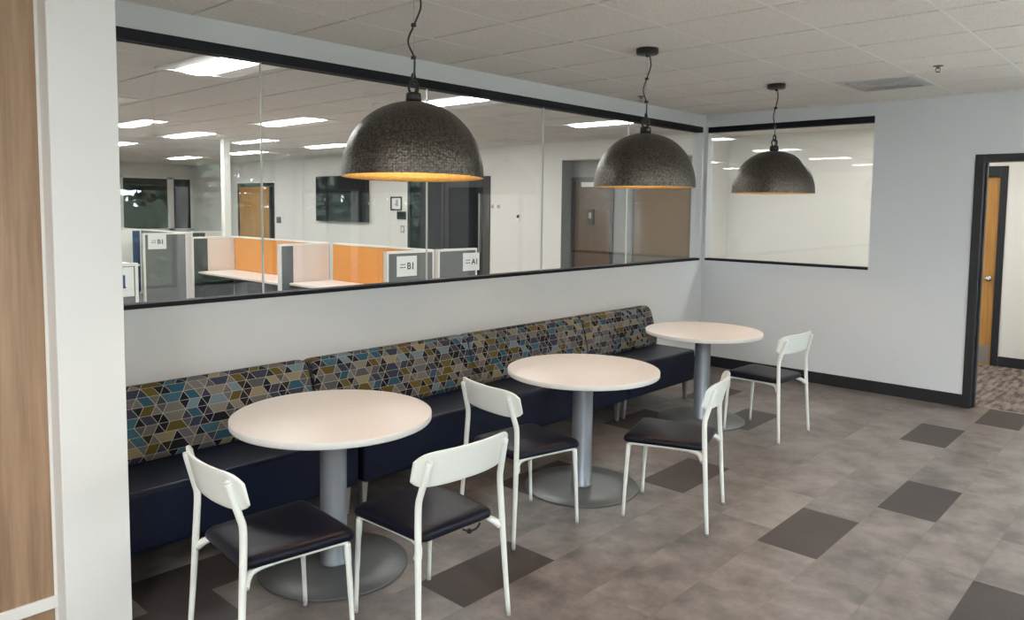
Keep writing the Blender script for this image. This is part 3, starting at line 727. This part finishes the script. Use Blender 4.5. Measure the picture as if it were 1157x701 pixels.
def bench(y0, y1, splits, label):
    t = thing('bench', label, 'bench', (0, 0, 0), 0, 'upholstered wall bench units')
    obj('seat', B((.09, .745, y0 + .003, y1 - .003, .175, .455)), 'bench_vinyl', t, bevel=.022, seg=4)
    for a, b in splits:
        back_cushion(a + .004, b - .004, t)
    for x in (.16, .672):
        for y, s in ((y0 + .045, 1), (y1 - .045, -1)):
            bm = bmesh.new()
            top = [bm.verts.new((x + dx*.021, y + dy*.021, .180)) for dx, dy in ((-1,-1),(1,-1),(1,1),(-1,1))]
            bot = [bm.verts.new((x + dx*.011, y - s*.0 + dy*.011, .004)) for dx, dy in ((-1,-1),(1,-1),(1,1),(-1,1))]
            bm.faces.new(top); bm.faces.new(bot[::-1])
            for k in range(4): bm.faces.new((bot[k], bot[(k+1)%4], top[(k+1)%4], top[k]))
            lg = obj('leg', bm, 'brushed', t)
            obj('glide', B((x - .012, x + .012, y - .012, y + .012, 0, .004)), 'black_metal', lg)
    return t
bench(-6.405, -5.112, [(-6.402, -5.125)], 'navy bench unit with patterned back, nearest, beside the white column')
bench(-5.085, -2.50, [(-5.112, -3.835), (-3.835, -2.505)], 'longest navy bench unit with patterned backs, behind the middle table')
bench(-2.50, -1.43, [(-2.495, -1.43)], 'navy bench unit with patterned back, farthest, ending behind the farthest table')

# ------------------------------------------------------------------ office furniture behind the glass
ZT = 1.225
def divider(label, x, y0, y1, faces, thick=.06, z1=ZT, group='cubicle dividers'):
    """panel standing in a plane x = const. faces: (ya, yb, material name, part name)"""
    t = thing('cubicle_panel', label, 'cubicle panel', (x, 0, 0), 0, group)
    h = thick/2
    obj('trim', B((-h, h, y0, y0 + .025, 0, z1), (-h, h, y1 - .025, y1, 0, z1), (-h, h, y0 + .025, y1 - .025, z1 - .025, z1)), 'panel_trim', t)
    for ya, yb, m, nm in faces:
        obj(nm, B((-h + .004, h - .004, max(ya, y0 + .0255), min(yb, y1 - .0255), .03, z1 - .026)), m, t)
    return t
divider('grey cubicle end panel with white trim, nearest one carrying the B1 sign', -2.45, -2.47, -1.79, [(-2.5, -1.7, 'panel_grey', 'fabric')])
divider('grey cubicle end panel with white trim carrying the A1 sign', -2.45, -1.73, -1.10, [(-1.8, -1.0, 'panel_grey', 'fabric')])
divider('cubicle divider, half charcoal half white, nearer of the two beside the orange panels', -4.50, -2.56, -1.84, [(-2.56, -2.37, 'panel_dark', 'fabric'), (-2.369, -1.8, 'panel_white', 'laminate')])
divider('cubicle divider, half charcoal half white, farther of the two beside the orange panels', -7.10, -2.50, -1.84, [(-2.5, -2.26, 'panel_dark', 'fabric'), (-2.259, -1.8, 'panel_white', 'laminate')])
divider('tall grey cubicle end panel with white trim behind the aisle carrying the far B1 sign', -8.88, -2.505, -1.785, [(-2.6, -1.7, 'panel_grey', 'fabric')])
divider('narrow white cubicle post panel beside the far B1 end panel', -8.95, -1.78, -1.65, [(-1.8, -1.6, 'panel_white', 'laminate')])
divider('charcoal and white cubicle divider showing just above the white divider', -9.35, -1.50, -0.90, [(-1.6, -1.24, 'panel_dark', 'fabric'), (-1.239, -0.8, 'panel_white', 'laminate')])
divider('grey cubicle end panel with white trim at the left edge of the glass', -2.45, -5.80, -5.055, [(-5.9, -5.0, 'panel_grey', 'fabric')])
divider('pale grey and blue cubicle divider at the far left of the office', -10.9, -2.75, -1.76, [(-2.8, -1.92, 'panel_trim', 'laminate'), (-1.919, -1.5, 'blue', 'fabric')])

def spine(label, x0, x1, y, mts):
    t = thing('cubicle_panel', label, 'cubicle panel', (0, y, 0), 0, 'cubicle spine panels')
    obj('trim', B((x0, x1, -.03, .03, ZT - .02, ZT)), 'panel_trim', t)
    n = len(mts)
    for i, m in enumerate(mts):
        a, b = x0 + (x1 - x0)*i/n, x0 + (x1 - x0)*(i+1)/n
        obj('fabric', B((a + .002, b - .002, -.026, .026, .03, ZT - .021)), m, t)
spine('orange cubicle panel between the two charcoal and white dividers', -7.06, -4.54, -1.81, ['orange', 'orange'])
spine('orange cubicle panel running up to the nearer B1 end panel', -4.46, -2.49, -1.76, ['orange', 'orange'])
spine('grey cubicle panel behind the far B1 end panel', -12.6, -8.99, -1.715, ['panel_grey', 'panel_grey'])

def desk(label, x0, x1, y0, y1, z=.705):
    t = thing('desk', label, 'desk', (x0, y0, 0), 0, 'office desks')
    w, d = x1 - x0, y1 - y0
    obj('worktop', B((0, w, 0, d, z - .028, z)), 'desk_top', t, bevel=.004)
    obj('edge_band', B((.004, w - .004, .006, .012, z - .042, z - .0285)), 'black', t)
    for x in (.05, w - .09):
        obj('leg', B((x, x + .04, .03, d - .06, .0, z - .043)), 'charcoal', t)
    obj('modesty_panel', B((.1, w - .1, d - .05, d - .03, .25, z - .043)), 'panel_grey', t)
    dw = obj('drawer_unit', B((w*.55, w*.55 + .40, .06, d - .08, .02, z - .05)), 'panel_grey', t, bevel=.004)
    obj('drawer_front', B(*[(w*.55 + .006, w*.55 + .394, .05, .06, .03 + .205*i, .225 + .205*i) for i in range(3)]), 'charcoal', dw)
desk('white office desk in the farther cubicle below the orange panel', -7.06, -4.54, -2.42, -1.845)
desk('white office desk in the nearer cubicle below the orange panel', -4.46, -2.49, -2.44, -1.795, .73)
desk('white office desk at the far left, beside the blue divider', -10.85, -9.0, -3.1, -2.51)

def paper_sign(label, x, yc, zc, w, h, body, ts, m='ink', yoff=.055, tilt=0.0, lines=True, foot=None):
    t = thing('paper_sign', label, 'sign', (x, yc, zc), 0, 'paper signs on cubicle panels')
    obj('sheet', B((-.0005, .0008, -w/2, w/2, -h/2, h/2)), 'paper', t)
    mt = Matrix.Translation((.0014, yoff, -.003)) @ Matrix(((0,0,1,0),(1,0,0,0),(0,1,0,0),(0,0,0,1)))
    lt = text_mesh('lettering', body, ts, mt, m, t)
    if foot:                                   # the printed 1 stands on a short foot
        yr = max(v.co.y for v in lt.data.vertices) - ts*.055; zb = min(v.co.z for v in lt.data.vertices)
        obj('numeral_foot', B((.0009, .0018, yr - ts*.17, yr + ts*.09, zb, zb + ts*.07)), m, t)
    if lines:
        bm = bmesh.new()
        for z, y0, ws in ((.020, -.092, (.014, .012, .016, .014)), (-.012, -.098, (.014, .02, .012, .018))):
            y = y0
            for wd in ws:
                box(bm, .0009, .0014, y, y + wd, z - .006, z + .006); y += wd + .005
        obj('small_print', bm, 'ink', t)
    t.rotation_euler = (tilt, 0, 0)
    return t
paper_sign('white paper sign reading B1 on the nearer grey end panel', -2.4195, -2.193, 1.057, .285, .225, 'B1', .105, foot=(.008, .062))
paper_sign('white paper sign reading A1 on a grey end panel', -2.4195, -1.20, 1.062, .275, .215, 'A1', .095, yoff=.06)
paper_sign('white paper sign reading B1 on the far grey end panel across the aisle', -8.8495, -2.285, 1.08, .30, .245, 'B1', .105, foot=(.008, .062))
paper_sign('white paper sign ending in a blue 1 at the left edge of the glass', -2.4195, -5.22, 1.072, .26, .245, '1', .15, 'ink_blue', yoff=.05, lines=False, foot=(-.04, .045))

t = thing('power_pole', 'slim white power pole from the cubicles up to the office ceiling', 'power pole', (-7.36, -1.81, 0))
obj('pole', B((-.055, .055, -.055, .055, 0, H - .02)), 'panel_trim', t, bevel=.006)
obj('ceiling_plate', B((-.08, .08, -.08, .08, H - .02, H - .003)), 'panel_trim', t)

# ---- things on the office back wall (y = 1.6)
t = thing('wall_screen', 'large dark wall mounted television screen on the office back wall', 'television', (-9.117, 1.602, 1.86))
obj('housing', B((-.905, .905, -.075, -.012, -.472, .472)), 'black_metal', t, bevel=.004)
obj('display', B((-.89, .89, -.078, -.0755, -.455, .457)), 'screen', t)
obj('bracket', B((-.3, .3, -.0115, 0, -.2, .2)), 'black_metal', t)
t = thing('framed_notice', 'small framed white notice on the office wall left of the glass door', 'picture frame', (-7.365, 1.602, 1.77))
obj('frame', B((-.165, .165, -.02, 0, -.13, -.105), (-.165, .165, -.02, 0, .105, .13), (-.165, -.14, -.02, 0, -.105, .105), (.14, .165, -.02, 0, -.105, .105)), 'black', t)
obj('print', B((-.14, .14, -.008, 0, -.105, .105)), 'paper', t)
obj('printed_mark', B((-.02, .06, -.0086, -.0081, -.05, .07), (-.06, -.03, -.0086, -.0081, -.03, .0)), 'grey_device', t)
t = thing('room_tablet', 'square black wall panel below the framed notice in the office', 'control panel', (-7.2, 1.602, 1.545))
obj('housing', B((-.125, .125, -.03, 0, -.075, .075)), 'black_metal', t, bevel=.004)
obj('display', B((-.11, .11, -.0312, -.0301, -.06, .06)), 'screen', t)
t = thing('light_switch', 'grey light switch plate on the office wall below the black panel', 'light switch', (-7.18, 1.602, 1.285))
obj('plate', B((-.055, .055, -.008, 0, -.07, .07)), 'grey_device', t)
obj('rocker', B((-.02, .02, -.012, -.0081, -.035, .035)), 'white_part', t)
t = thing('card_reader', 'small black card reader between the wood door and the television', 'card reader', (-11.645, 1.602, 1.372))
obj('housing', B((-.075, .075, -.03, 0, -.07, .07)), 'black_metal', t, bevel=.004)
obj('indicator', B((-.01, .01, -.0312, -.0301, .03, .045)), 'grey_device', t)
t = thing('room_sign', 'small pale room sign right of the dark glass door', 'sign', (-4.73, 1.602, 1.733))
for k in (-1, 0, 1): obj('tile', B((k*.07 - .03, k*.07 + .03, -.008, 0, -.028, .028)), 'grey_device' if k else 'white_part', t)
t = thing('thermostat', 'small white thermostat with dark display on the plain office wall', 'thermostat', (-4.204, 1.602, 1.556))
obj('housing', B((-.042, .042, -.022, 0, -.06, .06)), 'white_part', t, bevel=.004)
obj('display', B((-.028, .028, -.0232, -.0221, -.005, .045)), 'screen', t)
t = thing('card_reader', 'black keypad card reader on the brown door seen behind the middle pendant', 'card reader', (-2.93, 1.867, 1.585))
obj('housing', B((-.06, .06, -.035, 0, -.12, .12)), 'black_metal', t, bevel=.004)
obj('keypad', B((-.025, .025, -.0362, -.0351, -.02, .07)), 'grey_device', t)

# ------------------------------------------------------------------ outside the daylight windows
struct('ground', B((XR + .15, 60, -45, 45, -.4, -.35), (-16, XR + .15, 2.46, 45, -.4, -.35), (4.62, XR + .15, .14, 2.46, -.4, -.35)), 'paving')
def tree(x, y, h, r, seed, label):
    rnd = random.Random(seed)
    t = thing('tree', label, 'tree', (x, y, -.35), 0, 'trees outside the windows')
    bm = bmesh.new(); tube(bm, spline([(0, 0, 0), (.06, .03, h*.3), (-.05, .05, h*.6), (0, 0, h*.9)], 4), [.16 - .011*i for i in range(13)], 8); obj('trunk', bm, 'bark', t)
    bm = bmesh.new()
    for _ in range(2600):
        while True:
            p = Vector((rnd.uniform(-1, 1), rnd.uniform(-1, 1), rnd.uniform(-1, 1)))
            if .35 < p.length < 1: break
        p = Vector((p.x*r, p.y*r, h*.6 + p.z*h*.42)); s = rnd.uniform(.16, .30)
        a = Vector((rnd.gauss(0, 1), rnd.gauss(0, 1), rnd.gauss(0, 1))).normalized(); b = a.orthogonal().normalized()
        bm.faces.new([bm.verts.new(p + q) for q in (-a*s, b*s*.5, a*s, -b*s*.5)])
    obj('foliage', bm, 'leaf', t)
def hedge(label, loc, rz, n, y0, y1):  # unseen hedges, added to mask bright sky and paving in glass reflections
    t = thing('hedge', label, 'hedge', loc, rz)
    rnd = random.Random(5)
    obj('core', B((-.35, .35, y0, y1, 0, 2.0)), 'leaf', t)
    bm = bmesh.new()
    for _ in range(n):
        p = Vector((rnd.uniform(-.6, .6), rnd.uniform(y0, y1), rnd.uniform(.1, 2.7 + .4*math.sin(rnd.random()*6)))); s = rnd.uniform(.08, .17)
        a = Vector((rnd.gauss(0, 1), rnd.gauss(0, 1), rnd.gauss(0, 1))).normalized(); b = a.orthogonal().normalized()
        bm.faces.new([bm.verts.new(p + q) for q in (-a*s, b*s*.5, a*s, -b*s*.5)])
    obj('foliage', bm, 'leaf', t)
hedge('added long tall screening hedge outside the windows in front of the trees', (12.4, -3, -.35), 0, 6000, -12, 10)
hedge('added shorter screening hedge outside the windows beside the doorway wall', (7.5, 5.2, -.35), PI/2, 2200, -3.8, 3.2)
tree(6.2, 9.5, 6.4, 2.6, 51, 'leafy tree outside the doorway wall windows, nearer the hallway')
tree(11.4, 11.5, 7.2, 2.6, 52, 'leafy tree outside the doorway wall windows, away from the hallway')
k = 0
for nm, x, ys_, h, r in (('front', 15.5, (-13, -8, -3, 2, 7), 5.6, 2.3), ('back', 21.5, (-16, -11, -6, -1, 4, 9, 14), 8.6, 2.4)):
    for q, y in enumerate(ys_):
        tree(x + (k % 3)*.2, y, h + (k*37 % 5)*.25, r, 11 + k, 'leafy tree outside the windows, %s in the %s row from the back of the room' % (['first', 'second', 'third', 'fourth', 'fifth', 'sixth', 'seventh'][q], nm)); k += 1

# ------------------------------------------------------------------ daylight
w = bpy.data.worlds.new('sky'); S.world = w; w.use_nodes = True
bg = w.node_tree.nodes['Background']; bg.inputs['Color'].default_value = (0.80, 0.90, 1.0, 1); bg.inputs['Strength'].default_value = 12.0

sl = bpy.data.lights.new('sun', 'SUN'); sl.energy = 9; sl.angle = math.radians(1.5); sl.color = (1, .95, .88)
so = bpy.data.objects.new('sun', sl); C.objects.link(so); so.rotation_euler = (math.radians(6), math.radians(-26), 0)   # high, from the office side: lights the paving and trees only

S.view_settings.view_transform = 'Standard'
S.view_settings.look = 'None'
S.view_settings.gamma = 1.0
S.view_settings.use_curve_mapping = False
S.view_settings.exposure = 1.3
S.cycles.max_bounces = 10
S.cycles.transparent_max_bounces = 16
S.cycles.diffuse_bounces = 5
S.cycles.caustics_reflective = False
S.cycles.caustics_refractive = False
S.cycles.sample_clamp_indirect = 4.0
S.cycles.use_denoising = True
